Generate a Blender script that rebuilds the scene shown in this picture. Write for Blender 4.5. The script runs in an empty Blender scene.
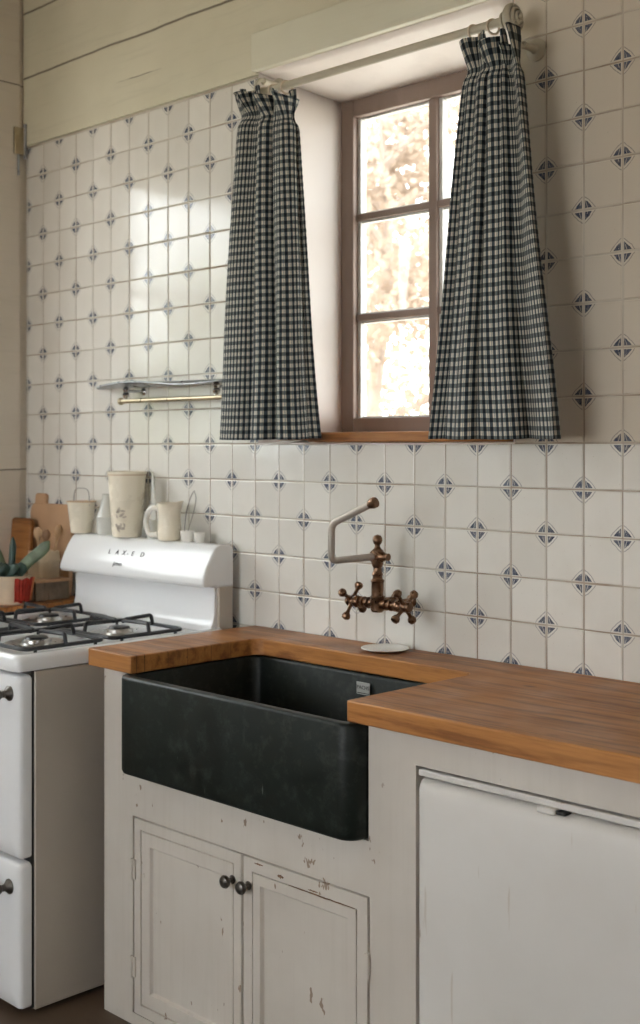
import bpy, bmesh, math, random
from mathutils import Vector, Matrix, noise
random.seed(7)
SC = bpy.context.scene
COL = SC.collection
PI = math.pi

# ------------------------------------------------------------------ objects
def tag(o, label=None, cat=None, group=None, kind=None):
    if label: o['label'] = label
    if cat: o['category'] = cat
    if group: o['group'] = group
    if kind: o['kind'] = kind
    return o

def thing(name, loc, label, cat, group=None):
    o = bpy.data.objects.new(name, None)
    o.empty_display_size = 0.05
    COL.objects.link(o)
    o.location = loc
    return tag(o, label, cat, group)

def world_loc(o):
    v = Vector(o.location)
    p = o.parent
    while p:
        v += Vector(p.location)
        p = p.parent
    return v

def obj(name, bm, mat, parent=None, smooth=None, bevel=0, segs=2, flat=False):
    """bm is in world coordinates; the object is shifted into its parent's frame"""
    me = bpy.data.meshes.new(name)
    bmesh.ops.recalc_face_normals(bm, faces=bm.faces)
    if parent is not None:
        # origin at the parent's base
        off = world_loc(parent)
        bmesh.ops.translate(bm, verts=bm.verts, vec=-off)
    bm.to_mesh(me); bm.free()
    o = bpy.data.objects.new(name, me)
    for m in (mat if isinstance(mat, (list, tuple)) else [mat]):
        me.materials.append(m)
    COL.objects.link(o)
    if parent is not None:
        o.parent = parent
    if not flat:
        for p in me.polygons: p.use_smooth = True
        try:
            me.set_sharp_from_angle(angle=smooth if smooth else math.radians(35))
        except Exception:
            pass
    if bevel:
        b = o.modifiers.new('bevel', 'BEVEL'); b.width = bevel; b.segments = segs
        b.limit_method = 'ANGLE'; b.angle_limit = math.radians(40); b.harden_normals = False
    return o

def struct(name, bm, mat, parent=None, **k):
    o = obj(name, bm, mat, parent, **k)
    if parent is None: o['kind'] = 'structure'
    return o

# ------------------------------------------------------------------ mesh bits
def BM(): return bmesh.new()

def box(bm, x0, x1, y0, y1, z0, z1, mat=0, rot=None, about=None):
    vs = [bm.verts.new((x, y, z)) for x in (x0, x1) for y in (y0, y1) for z in (z0, z1)]
    F = [(0,1,3,2),(4,6,7,5),(0,4,5,1),(2,3,7,6),(0,2,6,4),(1,5,7,3)]
    fs = [bm.faces.new([vs[i] for i in f]) for f in F]
    for f in fs: f.material_index = mat
    if rot is not None:
        bmesh.ops.rotate(bm, verts=vs, cent=about or ((x0+x1)/2, (y0+y1)/2, (z0+z1)/2), matrix=rot)
    return vs

def tube(bm, pts, r, n=12, closed=False, cap=True, mat=0):
    """swept circle along points; r a number or a list"""
    P = [Vector(p) for p in pts]; N = len(P)
    R = r if isinstance(r, (list, tuple)) else [r]*N
    T = []
    for i in range(N):
        a = P[(i-1) % N] if (closed or i > 0) else P[i]
        b = P[(i+1) % N] if (closed or i < N-1) else P[i]
        t = (b-a)
        T.append(t.normalized() if t.length > 1e-9 else Vector((0,0,1)))
    up = Vector((0,0,1)) if abs(T[0].z) < .9 else Vector((1,0,0))
    u = T[0].cross(up).normalized()
    rings = []
    for i in range(N):
        u = (u - T[i]*u.dot(T[i]))
        u = u.normalized() if u.length > 1e-6 else T[i].orthogonal().normalized()
        v = T[i].cross(u)
        rings.append([bm.verts.new(P[i] + (u*math.cos(2*PI*k/n) + v*math.sin(2*PI*k/n))*R[i]) for k in range(n)])
    M = N if closed else N-1
    for i in range(M):
        A, B = rings[i], rings[(i+1) % N]
        # minimise twist when closed
        sh = 0
        if closed and i == N-1:
            sh = min(range(n), key=lambda s: sum((A[k].co-B[(k+s) % n].co).length for k in range(n)))
        for k in range(n):
            f = bm.faces.new((A[k], A[(k+1) % n], B[(k+1+sh) % n], B[(k+sh) % n])); f.material_index = mat
    if cap and not closed:
        bm.faces.new(rings[0][::-1]).material_index = mat
        bm.faces.new(rings[-1]).material_index = mat

def lathe(bm, prof, c, n=32, axis='Z', mat=0, jitter=None):
    """prof: list of (radius, height) along the axis from centre c"""
    c = Vector(c)
    rings = []
    for r, h in prof:
        ring = []
        for k in range(n):
            a = 2*PI*k/n
            p = Vector((r*math.cos(a), r*math.sin(a), h))
            if isinstance(axis, Matrix): p = axis @ p
            elif axis == 'X': p = Vector((p.z, p.x, p.y))
            elif axis == 'Y': p = Vector((p.x, p.z, p.y))
            elif axis == '-Y': p = Vector((p.x, -p.z, p.y))
            ring.append(bm.verts.new(c+p))
        rings.append(ring)
    for A, B in zip(rings, rings[1:]):
        for k in range(n):
            bm.faces.new((A[k], A[(k+1) % n], B[(k+1) % n], B[k])).material_index = mat
    if prof[0][0] > 1e-5: bm.faces.new(rings[0][::-1]).material_index = mat
    if prof[-1][0] > 1e-5: bm.faces.new(rings[-1]).material_index = mat
    bmesh.ops.remove_doubles(bm, verts=[v for r in (rings[0], rings[-1]) for v in r], dist=1e-6)

def ball(bm, c, r, n=16, m=10, sz=1.0):
    lathe(bm, [(max(1e-6, r*math.sin(PI*i/m)), -r*sz*math.cos(PI*i/m)) for i in range(m+1)], c, n)

def prism(bm, pts, axis, a, b, mat=0):
    """2D outline pts extruded along an axis from a to b"""
    def P(p, t):
        if axis == 'Z': return (p[0], p[1], t)
        if axis == 'X': return (t, p[0], p[1])
        return (p[0], t, p[1])
    A = [bm.verts.new(P(p, a)) for p in pts]; B = [bm.verts.new(P(p, b)) for p in pts]
    n = len(pts)
    for k in range(n):
        bm.faces.new((A[k], A[(k+1) % n], B[(k+1) % n], B[k])).material_index = mat
    bm.faces.new(A[::-1]).material_index = mat; bm.faces.new(B).material_index = mat

def rrect(x0, x1, y0, y1, r, n=6):
    """rounded rectangle outline; r a number or 4 radii (x0y0, x1y0, x1y1, x0y1)"""
    R = r if isinstance(r, (list, tuple)) else [r]*4
    out = []
    for (cx, cy, rr, a0) in ((x0, y0, R[0], PI), (x1, y0, R[1], 1.5*PI), (x1, y1, R[2], 0), (x0, y1, R[3], .5*PI)):
        sx = 1 if cx == x0 else -1; sy = 1 if cy == y0 else -1
        for k in range(n+1):
            a = a0 + .5*PI*k/n
            out.append((cx + sx*rr + rr*math.cos(a), cy + sy*rr + rr*math.sin(a)))
    return out

def loops(bm, rings, cap0=True, cap1=True, mat=0):
    """skin between vertex rings given as lists of 3D points of equal length"""
    V = [[bm.verts.new(p) for p in r] for r in rings]
    n = len(V[0])
    for A, B in zip(V, V[1:]):
        for k in range(n):
            bm.faces.new((A[k], A[(k+1) % n], B[(k+1) % n], B[k])).material_index = mat
    if cap0: bm.faces.new(V[0][::-1]).material_index = mat
    if cap1: bm.faces.new(V[-1]).material_index = mat

def smooth_path(pts, n=8):
    """Catmull-Rom through the points"""
    P = [Vector(p) for p in pts]
    P = [P[0]*2-P[1]] + P + [P[-1]*2-P[-2]]
    out = []
    for i in range(1, len(P)-2):
        for k in range(n):
            t = k/n
            a, b, c, d = P[i-1], P[i], P[i+1], P[i+2]
            out.append(.5*((2*b)+(c-a)*t+(2*a-5*b+4*c-d)*t*t+(3*b-a-3*c+d)*t**3))
    out.append(P[-2])
    return out

def fillet_path(pts, r, n=6):
    """polyline with rounded corners"""
    P = [Vector(p) for p in pts]; out = [P[0]]
    for i in range(1, len(P)-1):
        a = (P[i-1]-P[i]); b = (P[i+1]-P[i])
        rr = min(r, a.length*.45, b.length*.45)
        s = P[i]+a.normalized()*rr; e = P[i]+b.normalized()*rr
        for k in range(n+1):
            t = k/n
            out.append(s*(1-t)**2 + P[i]*2*t*(1-t) + e*t*t)
    out.append(P[-1])
    return out

def text_bm(s, size, depth, mtx):
    cu = bpy.data.curves.new('t', 'FONT'); cu.body = s; cu.size = size; cu.extrude = depth
    cu.align_x = 'CENTER'; cu.align_y = 'CENTER'; cu.resolution_u = 3
    o = bpy.data.objects.new('t', cu); COL.objects.link(o)
    bpy.context.view_layer.update()
    me = bpy.data.meshes.new_from_object(o)
    bm = BM(); bm.from_mesh(me)
    bpy.data.objects.remove(o); bpy.data.meshes.remove(me); bpy.data.curves.remove(cu)
    bmesh.ops.transform(bm, matrix=mtx, verts=bm.verts)
    return bm

# ------------------------------------------------------------------ node expressions
class NT:
    def __init__(s, name):
        s.m = bpy.data.materials.new(name); s.m.use_nodes = True
        s.t = s.m.node_tree; s.t.nodes.clear()
        s.out = s.t.nodes.new('ShaderNodeOutputMaterial')
        s.b = s.t.nodes.new('ShaderNodeBsdfPrincipled')
        s.t.links.new(s.b.outputs[0], s.out.inputs[0])
    def n(s, t, **k):
        x = s.t.nodes.new(t)
        for a, v in k.items(): setattr(x, a, v)
        return x
    def put(s, v, sock):
        if isinstance(v, bpy.types.NodeSocket): s.t.links.new(v, sock)
        elif v is not None:
            if sock.type == 'RGBA' and len(v) == 3: v = (*v, 1)
            sock.default_value = v
    def set(s, name, v): s.put(v, s.b.inputs[name]); return s
    def math(s, op, a, b=None, c=None, clamp=False):
        x = s.n('ShaderNodeMath', operation=op, use_clamp=clamp)
        for i, v in enumerate((a, b, c)):
            if v is not None: s.put(v, x.inputs[i])
        return x.outputs[0]
    def coord(s, kind='Object'): return s.n('ShaderNodeTexCoord').outputs[kind]
    def geo(s): return s.n('ShaderNodeNewGeometry').outputs['Position']
    def uv(s): return s.n('ShaderNodeUVMap').outputs[0]
    def scale(s, v, k, off=(0,0,0), rot=(0,0,0)):
        x = s.n('ShaderNodeMapping'); s.put(v, x.inputs[0])
        x.inputs['Scale'].default_value = k; x.inputs['Location'].default_value = off; x.inputs['Rotation'].default_value = rot
        return x.outputs[0]
    def sep(s, v):
        x = s.n('ShaderNodeSeparateXYZ'); s.put(v, x.inputs[0]); return x.outputs
    def comb(s, a, b, c):
        x = s.n('ShaderNodeCombineXYZ')
        for i, v in enumerate((a, b, c)): s.put(v, x.inputs[i])
        return x.outputs[0]
    def noise(s, v, sc, det=3, rough=.55, dist=0, col=False):
        x = s.n('ShaderNodeTexNoise'); s.put(v, x.inputs['Vector'])
        x.inputs['Scale'].default_value = sc; x.inputs['Detail'].default_value = det
        x.inputs['Roughness'].default_value = rough; x.inputs['Distortion'].default_value = dist
        return x.outputs['Color' if col else 'Fac']
    def white(s, v):
        x = s.n('ShaderNodeTexWhiteNoise', noise_dimensions='3D'); s.put(v, x.inputs['Vector']); return x.outputs
    def voro(s, v, sc, feat='F1', out='Distance'):
        x = s.n('ShaderNodeTexVoronoi', feature=feat); s.put(v, x.inputs['Vector']); x.inputs['Scale'].default_value = sc
        return x.outputs[out]
    def ramp(s, f, stops, interp='LINEAR'):
        x = s.n('ShaderNodeValToRGB'); s.put(f, x.inputs[0]); r = x.color_ramp; r.interpolation = interp
        while len(r.elements) < len(stops): r.elements.new(0.5)
        for e, (p, c) in zip(r.elements, stops):
            e.position = p; e.color = (*c, 1) if not isinstance(c, (int, float)) else (c, c, c, 1)
        return x.outputs[0]
    def step(s, v, a, b):  # smooth map a->0, b->1
        x = s.n('ShaderNodeMapRange'); s.put(v, x.inputs[0]); x.inputs[1].default_value = a; x.inputs[2].default_value = b
        x.inputs[3].default_value = 0; x.inputs[4].default_value = 1; x.clamp = True
        return x.outputs[0]
    def rng(s, v, a, b, c, d):
        x = s.n('ShaderNodeMapRange'); s.put(v, x.inputs[0])
        for i, q in enumerate((a, b, c, d)): x.inputs[i+1].default_value = q
        return x.outputs[0]
    def mix(s, f, a, b, blend='MIX'):
        x = s.n('ShaderNodeMix', data_type='RGBA', blend_type=blend)
        s.put(f, x.inputs[0]); s.put(a, x.inputs[6]); s.put(b, x.inputs[7]); return x.outputs[2]
    def bump(s, h, strength=.3, dist=.002, normal=None):
        x = s.n('ShaderNodeBump'); s.put(h, x.inputs['Height']); x.inputs['Strength'].default_value = strength
        x.inputs['Distance'].default_value = dist
        if normal is not None: s.put(normal, x.inputs['Normal'])
        s.t.links.new(x.outputs[0], s.b.inputs['Normal']); return x.outputs[0]

def simple(name, col, rough=.5, metal=0, var=.08, nsc=8, bump=0, bsc=60, spec=None, coat=0, rvar=.15):
    q = NT(name); p = q.coord()
    f = q.noise(p, nsc, 4)
    dark = tuple(c*(1-var) for c in col); light = tuple(min(1, c*(1+var)) for c in col)
    q.set('Base Color', q.mix(q.step(f, .3, .7), dark, light))
    q.set('Roughness', q.rng(q.noise(p, nsc*2.3), .3, .7, rough*(1-rvar), min(1, rough*(1+rvar))))
    q.set('Metallic', metal)
    if spec is not None: q.set('Specular IOR Level', spec)
    if coat: q.set('Coat Weight', coat); q.set('Coat Roughness', .08)
    if bump: q.bump(q.noise(p, bsc, 4), bump, .001)
    return q.m

TX, TZ = 0.1, 0.105                 # pitch of the wall tiles
X0, Z0 = 0.01, 1.432               # one tile corner

def m_tile():
    q = NT('glazed_delft_tile'); p = q.coord(); X, Y, Z = q.sep(p)
    nz = q.noise(p, 55, 3, .6)
    nb = q.math('MULTIPLY', q.math('SUBTRACT', nz, .5), .07)
    u = q.math('DIVIDE', q.math('SUBTRACT', X, X0), TX); v = q.math('DIVIDE', q.math('SUBTRACT', Z, Z0), TZ)
    ru = q.math('ROUND', u); rv = q.math('ROUND', v)
    par = q.math('ABSOLUTE', q.math('MODULO', q.math('ADD', ru, rv), 2.0))
    on = q.math('LESS_THAN', par, .5)
    du = q.math('ABSOLUTE', q.math('SUBTRACT', u, ru)); dv = q.math('ABSOLUTE', q.math('SUBTRACT', v, rv))
    s = q.math('POWER', q.math('ADD', q.math('POWER', q.math('MULTIPLY', du, .92), 1.25), q.math('POWER', dv, 1.25)), .8)
    s = q.math('ADD', s, nb)
    mn = q.math('MINIMUM', du, dv)
    body = q.math('MULTIPLY', q.math('LESS_THAN', s, .232), q.math('GREATER_THAN', mn, .040))
    # thin pale stroke inside each petal
    line = q.math('MULTIPLY', q.math('LESS_THAN', q.math('ABSOLUTE', q.math('SUBTRACT', q.math('ADD', du, q.math('MULTIPLY', dv, .35)), .125)), .009), q.math('GREATER_THAN', nz, .47))
    body = q.math('MULTIPLY', body, q.math('SUBTRACT', 1.0, q.math('MULTIPLY', line, .6)))
    ring = q.math('MULTIPLY', q.math('LESS_THAN', q.math('ABSOLUTE', q.math('SUBTRACT', s, .292)), .013), q.math('GREATER_THAN', mn, .03))
    ring = q.math('MULTIPLY', ring, .5)
    pat = q.math('MULTIPLY', q.math('MAXIMUM', body, ring), on)
    pat = q.math('MULTIPLY', pat, q.rng(q.noise(p, 120, 2), .3, .75, 1.0, .72))
    cell = q.comb(q.math('FLOOR', u), 0.0, q.math('FLOOR', v))
    w = q.white(cell)[0]
    cream = q.mix(w, (.655, .635, .585), (.745, .728, .68))
    cream = q.mix(q.math('MULTIPLY', q.step(q.noise(p, 9, 5), .45, .75), .35), cream, (.60, .57, .51))
    dim_tint = q.math('MULTIPLY', q.math('GREATER_THAN', X, 2.05), q.math('GREATER_THAN', Z, 1.432))  # dimmer, tanner light of the upper right painted into the glaze
    cream = q.mix(q.math('MULTIPLY', dim_tint, .75), cream, (.55, .48, .385))
    wear = q.math('MULTIPLY', q.step(q.noise(p, 160, 2), .70, .74), .35)
    cream = q.mix(wear, cream, (.36, .30, .23))
    ink = q.mix(q.step(q.noise(p, 24, 2), .35, .65), (.016, .028, .065), (.05, .072, .13))
    q.set('Base Color', q.mix(pat, cream, ink))
    q.set('Roughness', q.rng(q.noise(p, 14, 4), .3, .7, .07, .19))
    q.set('Specular IOR Level', .55)
    q.bump(q.math('ADD', q.noise(p, 16, 2), q.math('MULTIPLY', q.noise(p, 90, 2), .12)), .12, .004)
    return q.m

def m_grout():
    q = NT('aged_grout'); p = q.coord()
    f = q.noise(q.scale(p, (1.3, 1, .6)), 3.2, 4)
    q.set('Base Color', q.mix(q.step(f, .4, .62), (.52, .48, .41), (.27, .20, .14)))
    q.set('Roughness', .9); return q.m

def m_plank(name, a, b, seams=(), axis='Z', gr=(2.0, 30, 30)):
    q = NT(name); p = q.coord(); P = q.sep(p)
    g = q.noise(q.scale(p, gr), 1.6, 5, .6)
    big = q.noise(p, 2.2, 4)
    c = q.mix(q.step(big, .3, .72), a, b)
    c = q.mix(q.math('MULTIPLY', q.step(g, .52, .72), .22), c, tuple(x*.72 for x in a))
    dots = q.voro(q.scale(p, (1, 1, .7)), 4.2)
    kn = q.math('SUBTRACT', 1.0, q.step(q.math('ADD', dots, q.math('MULTIPLY', q.noise(p, 40), .03)), .022, .042))
    c = q.mix(q.math('MULTIPLY', kn, .35), c, (.25, .19, .12))
    z = P[2] if axis == 'Z' else P[0]
    cr = None
    h = q.math('MULTIPLY', g, .5)
    for sz, wd, st in seams:
        d = q.math('ABSOLUTE', q.math('SUBTRACT', q.math('ADD', z, q.math('MULTIPLY', q.math('SUBTRACT', q.noise(p, 3.5, 4), .5), .02)), sz))
        l = q.math('SUBTRACT', 1.0, q.step(d, wd*.4, wd))
        l = q.math('MULTIPLY', l, q.math('MULTIPLY', q.step(q.noise(q.scale(p, (1, 1, 6)), 3.1, 3), .62-st*.5, .70-st*.5), 1.0))
        cr = l if cr is None else q.math('MAXIMUM', cr, l)
    if cr is not None:
        c = q.mix(q.math('MULTIPLY', cr, .85), c, (.10, .075, .05))
        h = q.math('SUBTRACT', h, q.math('MULTIPLY', cr, 2.0))
    q.set('Base Color', c); q.set('Roughness', .55)
    q.bump(h, .35, .003); return q.m

def m_paintwood():
    q = NT('chipped_white_paint'); p = q.coord()
    g = q.noise(q.scale(p, (45, 45, 2.2)), 1.4, 4, .65)
    c = q.mix(q.step(q.noise(p, 3, 5), .3, .7), (.53, .485, .43), (.62, .58, .525))
    c = q.mix(q.math('MULTIPLY', q.step(g, .5, .75), .20), c, (.45, .40, .34))
    ch = q.step(q.math('ADD', q.noise(q.scale(p, (1, 1, .5)), 26, 3, .7), q.math('MULTIPLY', q.noise(p, 3.3, 2), .35)), .872, .89)
    c = q.mix(q.math('MULTIPLY', ch, .8), c, (.20, .12, .065))
    q.set('Base Color', c); q.set('Roughness', q.rng(g, .3, .7, .38, .55))
    q.bump(q.math('SUBTRACT', g, ch), .22, .0012); return q.m

def m_fridge():
    q = NT('old_refrigerator_enamel'); p = q.coord()
    c = q.mix(q.step(q.noise(p, 3, 5), .3, .7), (.60, .575, .54), (.67, .65, .62))
    ch = q.step(q.noise(q.scale(p, (1, 1, .45), rot=(0, .35, 0)), 17, 3, .7), .69, .705)
    c = q.mix(q.math('MULTIPLY', ch, .7), c, (.25, .16, .09))
    sc = q.step(q.noise(q.scale(p, (38, 38, 2.2), rot=(0, .22, 0)), 1.5, 3, .6), .68, .70)
    c = q.mix(q.math('MULTIPLY', sc, .35), c, (.38, .29, .20))
    q.set('Base Color', c); q.set('Roughness', q.rng(q.noise(p, 12, 4), .3, .7, .28, .45))
    q.bump(q.noise(p, 70, 3), .06, .001); return q.m

def m_counter(name='oiled_wood_worktop', bright=1.0, joints=True):
    q = NT(name); p = q.coord(); X, Y, Z = q.sep(p)
    warp = q.math('MULTIPLY', q.math('SUBTRACT', q.noise(q.scale(p, (1.2, 4, 4)), 1.5, 3), .5), .10)
    ys = q.math('ADD', Y, warp)
    gv = q.comb(q.math('MULTIPLY', X, 1.6), q.math('MULTIPLY', ys, 26.0), q.math('MULTIPLY', Z, 26.0))
    g = q.noise(gv, 1.5, 6, .62)
    fine = q.noise(q.scale(p, (9, 240, 240)), 1.0, 3, .6)
    A = tuple(c*bright for c in (.32, .125, .033)); B = tuple(c*bright for c in (.13, .044, .013)); C = tuple(c*bright for c in (.47, .205, .058))
    c = q.mix(q.step(g, .38, .62), C, A)
    c = q.mix(q.math('MULTIPLY', q.step(g, .52, .70), .8), c, B)
    c = q.mix(q.math('MULTIPLY', q.step(fine, .5, .8), .35), c, B)
    kn = q.voro(q.scale(p, (2.0, 4.2, 0), off=(.35, .1, 0)), 2.2)
    k1 = q.math('SUBTRACT', 1.0, q.step(q.math('ADD', kn, q.math('MULTIPLY', g, .06)), .075, .14))
    c = q.mix(q.math('MULTIPLY', k1, .75), c, (.10, .038, .016))
    # glued staves run along x
    st = q.math('ABSOLUTE', q.math('SUBTRACT', q.math('FRACT', q.math('DIVIDE', q.math('ADD', Y, 1.003), .148)), .5))
    l = q.math('MULTIPLY', q.step(st, .488, .496), q.step(q.noise(q.scale(p, (1.5, 9, 9)), 2), .40, .5))
    c = q.mix(q.math('MULTIPLY', l, .8), c, (.06, .03, .015))
    blk = q.math('FLOOR', q.math('DIVIDE', q.math('ADD', Y, q.math('MULTIPLY', q.noise(q.scale(p, (0, 9, 0)), 3.0, 1), .05)), .074))
    left = q.math('LESS_THAN', X, 1.3975)
    tone = q.white(q.comb(blk, 3.0, 1.0))[0]
    c = q.mix(q.math('MULTIPLY', left, q.math('MULTIPLY', tone, .50)), c, B)
    fb = q.math('ABSOLUTE', q.math('SUBTRACT', q.math('FRACT', q.math('DIVIDE', q.math('ADD', Y, q.math('MULTIPLY', q.noise(q.scale(p, (0, 9, 0)), 3.0, 1), .05)), .074)), .5))
    c = q.mix(q.math('MULTIPLY', q.math('MULTIPLY', left, q.step(fb, .475, .49)), .7), c, (.05, .022, .010))
    ck = q.noise(q.scale(p, (1.1, 60, 60)), 1.3, 2, .5)
    c = q.mix(q.math('MULTIPLY', q.step(ck, .70, .73), .75), c, (.07, .028, .012))
    # faint pale patches mixed over the wood by noise
    c = q.mix(q.math('MULTIPLY', q.step(q.noise(p, 4, 4), .42, .75), .10), c, (.42, .25, .14))
    q.set('Base Color', c)
    q.set('Roughness', q.rng(q.noise(p, 9, 4), .3, .7, .34, .52)); q.set('Specular IOR Level', .35)
    q.bump(q.math('ADD', fine, q.math('MULTIPLY', l, -2)), .12, .0008); return q.m

def m_sink():
    q = NT('dark_green_black_stone'); p = q.coord()
    c = q.mix(q.step(q.noise(p, 6, 5, .6), .3, .72), (.0025, .005, .004), (.007, .012, .0095))
    c = q.mix(q.math('MULTIPLY', q.step(q.noise(p, 22, 6, .75), .50, .66), .55), c, (.036, .046, .040))
    scr = q.step(q.noise(q.scale(p, (30, 30, 9), rot=(0, .9, 0)), 1.6, 3), .71, .75)
    c = q.mix(q.math('MULTIPLY', scr, .30), c, (.20, .21, .19))
    q.set('Base Color', c); q.set('Roughness', q.rng(q.noise(p, 11, 5), .3, .7, .36, .58)); q.set('Specular IOR Level', .30)
    q.bump(q.noise(p, 40, 4), .12, .0015); return q.m

def m_gingham():
    q = NT('woven_gingham_cotton'); U, V, _ = q.sep(q.uv())
    per = .0205
    def band(a, lo):
        f = q.math('FRACT', q.math('DIVIDE', a, per))
        return f, q.math('MULTIPLY', q.step(f, lo, lo+.06), q.math('SUBTRACT', 1.0, q.step(f, lo+.50, lo+.56)))
    fu, bu = band(U, .22); fv, bv = band(V, .22)
    thr = q.noise(q.comb(q.math('MULTIPLY', U, 900), q.math('MULTIPLY', V, 900), 0), 1.0, 2)
    cream = q.mix(thr, (.58, .545, .45), (.72, .68, .585))
    midu = q.mix(thr, (.035, .048, .062), (.10, .12, .13)); midv = q.mix(thr, (.11, .125, .125), (.20, .215, .20))
    dark = q.mix(thr, (.006, .010, .016), (.018, .026, .036))
    c = q.mix(bu, q.mix(bv, cream, midv), q.mix(bv, midu, dark))
    pin = q.math('LESS_THAN', q.math('ABSOLUTE', q.math('SUBTRACT', fu, .06)), .045)
    c = q.mix(q.math('MULTIPLY', pin, .75), c, (.03, .075, .12))
    c = q.mix(.25, c, q.mix(q.noise(q.comb(U, V, 0), 6), (.04, .075, .07), (.10, .085, .06)), 'ADD') if False else c
    q.set('Base Color', c); q.set('Roughness', .9); q.set('Specular IOR Level', .2)
    q.set('Sheen Weight', .15)
    tr = q.n('ShaderNodeBsdfTranslucent'); q.put(c, tr.inputs[0])
    mx = q.n('ShaderNodeMixShader'); mx.inputs[0].default_value = .14
    q.t.links.new(q.b.outputs[0], mx.inputs[1]); q.t.links.new(tr.outputs[0], mx.inputs[2]); q.t.links.new(mx.outputs[0], q.out.inputs[0])
    q.bump(thr, .3, .0006); return q.m

def m_glass():
    q = NT('window_glass'); t = q.t; t.nodes.remove(q.b)
    fr = q.n('ShaderNodeFresnel'); q.put(q.rng(q.n('ShaderNodeNewGeometry').outputs['Backfacing'], 0, 1, 1.45, 1/1.45), fr.inputs[0])
    tr = q.n('ShaderNodeBsdfTransparent'); tr.inputs[0].default_value = (.97, .98, .97, 1)
    gl = q.n('ShaderNodeBsdfGlossy'); gl.inputs['Roughness'].default_value = .02
    mx = q.n('ShaderNodeMixShader')
    t.links.new(fr.outputs[0], mx.inputs[0]); t.links.new(tr.outputs[0], mx.inputs[1]); t.links.new(gl.outputs[0], mx.inputs[2])
    t.links.new(mx.outputs[0], q.out.inputs[0]); return q.m

def m_leaf(name, a, b):
    q = NT(name); p = q.coord()
    c = q.mix(q.step(q.noise(p, 3.0, 3), .3, .7), a, b)
    q.set('Base Color', c); q.set('Roughness', .6)
    tr = q.n('ShaderNodeBsdfTranslucent'); q.put(c, tr.inputs[0])
    mx = q.n('ShaderNodeMixShader'); mx.inputs[0].default_value = .45
    q.t.links.new(q.b.outputs[0], mx.inputs[1]); q.t.links.new(tr.outputs[0], mx.inputs[2]); q.t.links.new(mx.outputs[0], q.out.inputs[0])
    return q.m

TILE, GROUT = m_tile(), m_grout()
PLANK = m_plank('cream_painted_planks', (.56, .53, .405), (.66, .63, .50), ((2.727, .005, 1.0), (2.60, .0018, .12), (2.955, .005, .75), (3.08, .004, .5)))
LINTEL = m_plank('lintel_paint', (.60, .585, .47), (.68, .665, .55))
LWALL = m_plank('left_wall_paint', (.60, .54, .455), (.68, .62, .535), ((1.345, .003, .6), (2.02, .002, .3), (2.70, .003, .7)), gr=(30, 2, 30))
PLASTER = m_plank('reveal_plaster', (.78, .72, .68), (.85, .80, .76), gr=(6, 6, 3))
CEIL = simple('ceiling_paint', (.50, .42, .30), .8)
WHITEW = simple('plain_wall_paint', (.58, .53, .46), .8)
PAINT = m_paintwood(); FRIDGE = m_fridge(); COUNTER = m_counter(); SINK = m_sink(); GING = m_gingham(); GLASS = m_glass()
CTR2 = m_counter('pale_wood_worktop', 1.15)
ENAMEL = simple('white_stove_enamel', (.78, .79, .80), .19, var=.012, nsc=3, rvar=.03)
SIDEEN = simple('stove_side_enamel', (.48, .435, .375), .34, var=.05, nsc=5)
DARK = simple('black_gap', (.012, .012, .012), .7)
IRON = simple('black_enamelled_iron', (.018, .020, .024), .32, var=.3, nsc=30)
STEEL = simple('brushed_burner_steel', (.55, .54, .52), .30, metal=1, var=.12, nsc=20)
CHROME = simple('chrome', (.62, .62, .62), .15, metal=1)
PEWTER = simple('aged_pewter', (.115, .105, .095), .32, metal=.9, var=.3, nsc=40)
BRONZE = simple('antique_bronze', (.20, .115, .07), .30, metal=.9, var=.35, nsc=45, bump=.2)
SPOUT = simple('warm_grey_nickel', (.46, .41, .36), .36, metal=.35, var=.08, nsc=20)
SHELFM = simple('grey_painted_metal', (.34, .36, .38), .30, metal=.35, var=.2, nsc=12)
BRASS = simple('pale_brass', (.44, .37, .25), .32, metal=.7, var=.15, nsc=20)
RODM = simple('cream_painted_rod', (.47, .43, .34), .45, var=.08, nsc=10)
RINGM = simple('pale_wood_ring', (.60, .50, .38), .45, var=.1)
FRAMEM = m_plank('taupe_window_paint', (.235, .170, .140), (.29, .215, .18), gr=(12, 12, 2))
PUTTY = simple('weathered_white_putty', (.62, .62, .60), .6, var=.2, nsc=25, bump=.3)
CREAMC = simple('cream_ceramic', (.82, .75, .61), .28, var=.06, nsc=6, coat=.2)
WHITEC = simple('white_ceramic', (.80, .78, .73), .22, var=.04, coat=.2)
GREYC = simple('pale_grey_glass', (.62, .62, .58), .20, var=.1)
WIRE = simple('thin_wire', (.32, .31, .29), .35, metal=.8)
MOTIF = simple('faded_motif', (.52, .45, .37), .4, var=.3, nsc=90)
TANRIM = simple('tan_rim', (.55, .38, .22), .4)
BOARD1 = simple('honey_chopping_board', (.50, .31, .18), .55, var=.12, nsc=7); BOARD2 = m_counter('dark_chopping_board', .8)
POTC = simple('beige_pot', (.62, .50, .36), .6, var=.12, nsc=12)
REDC = simple('red_cloth', (.42, .035, .02), .85, var=.35, nsc=25, bump=.4)
TERR = simple('orange_trim_cloth', (.55, .20, .08), .85)
LEAFM = simple('succulent_green', (.10, .135, .07), .45, var=.4, nsc=22)
LEAFD = simple('dark_blue_green_leaf', (.025, .055, .045), .45, var=.4, nsc=22)
TIN = simple('cream_wooden_tub', (.64, .53, .37), .5, var=.18, nsc=14)
SLAT = simple('grey_brown_slats', (.22, .17, .12), .7, var=.35, nsc=25)
SPOON = simple('spoon_wood', (.40, .235, .11), .5, var=.2, nsc=20)
INKM = simple('dark_print', (.05, .05, .055), .4)
STICK = simple('silver_sticker', (.42, .44, .42), .4, var=.05)
FLOORM = m_plank('dark_floor_boards', (.075, .05, .035), (.13, .09, .06), gr=(3, 30, 30))

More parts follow.
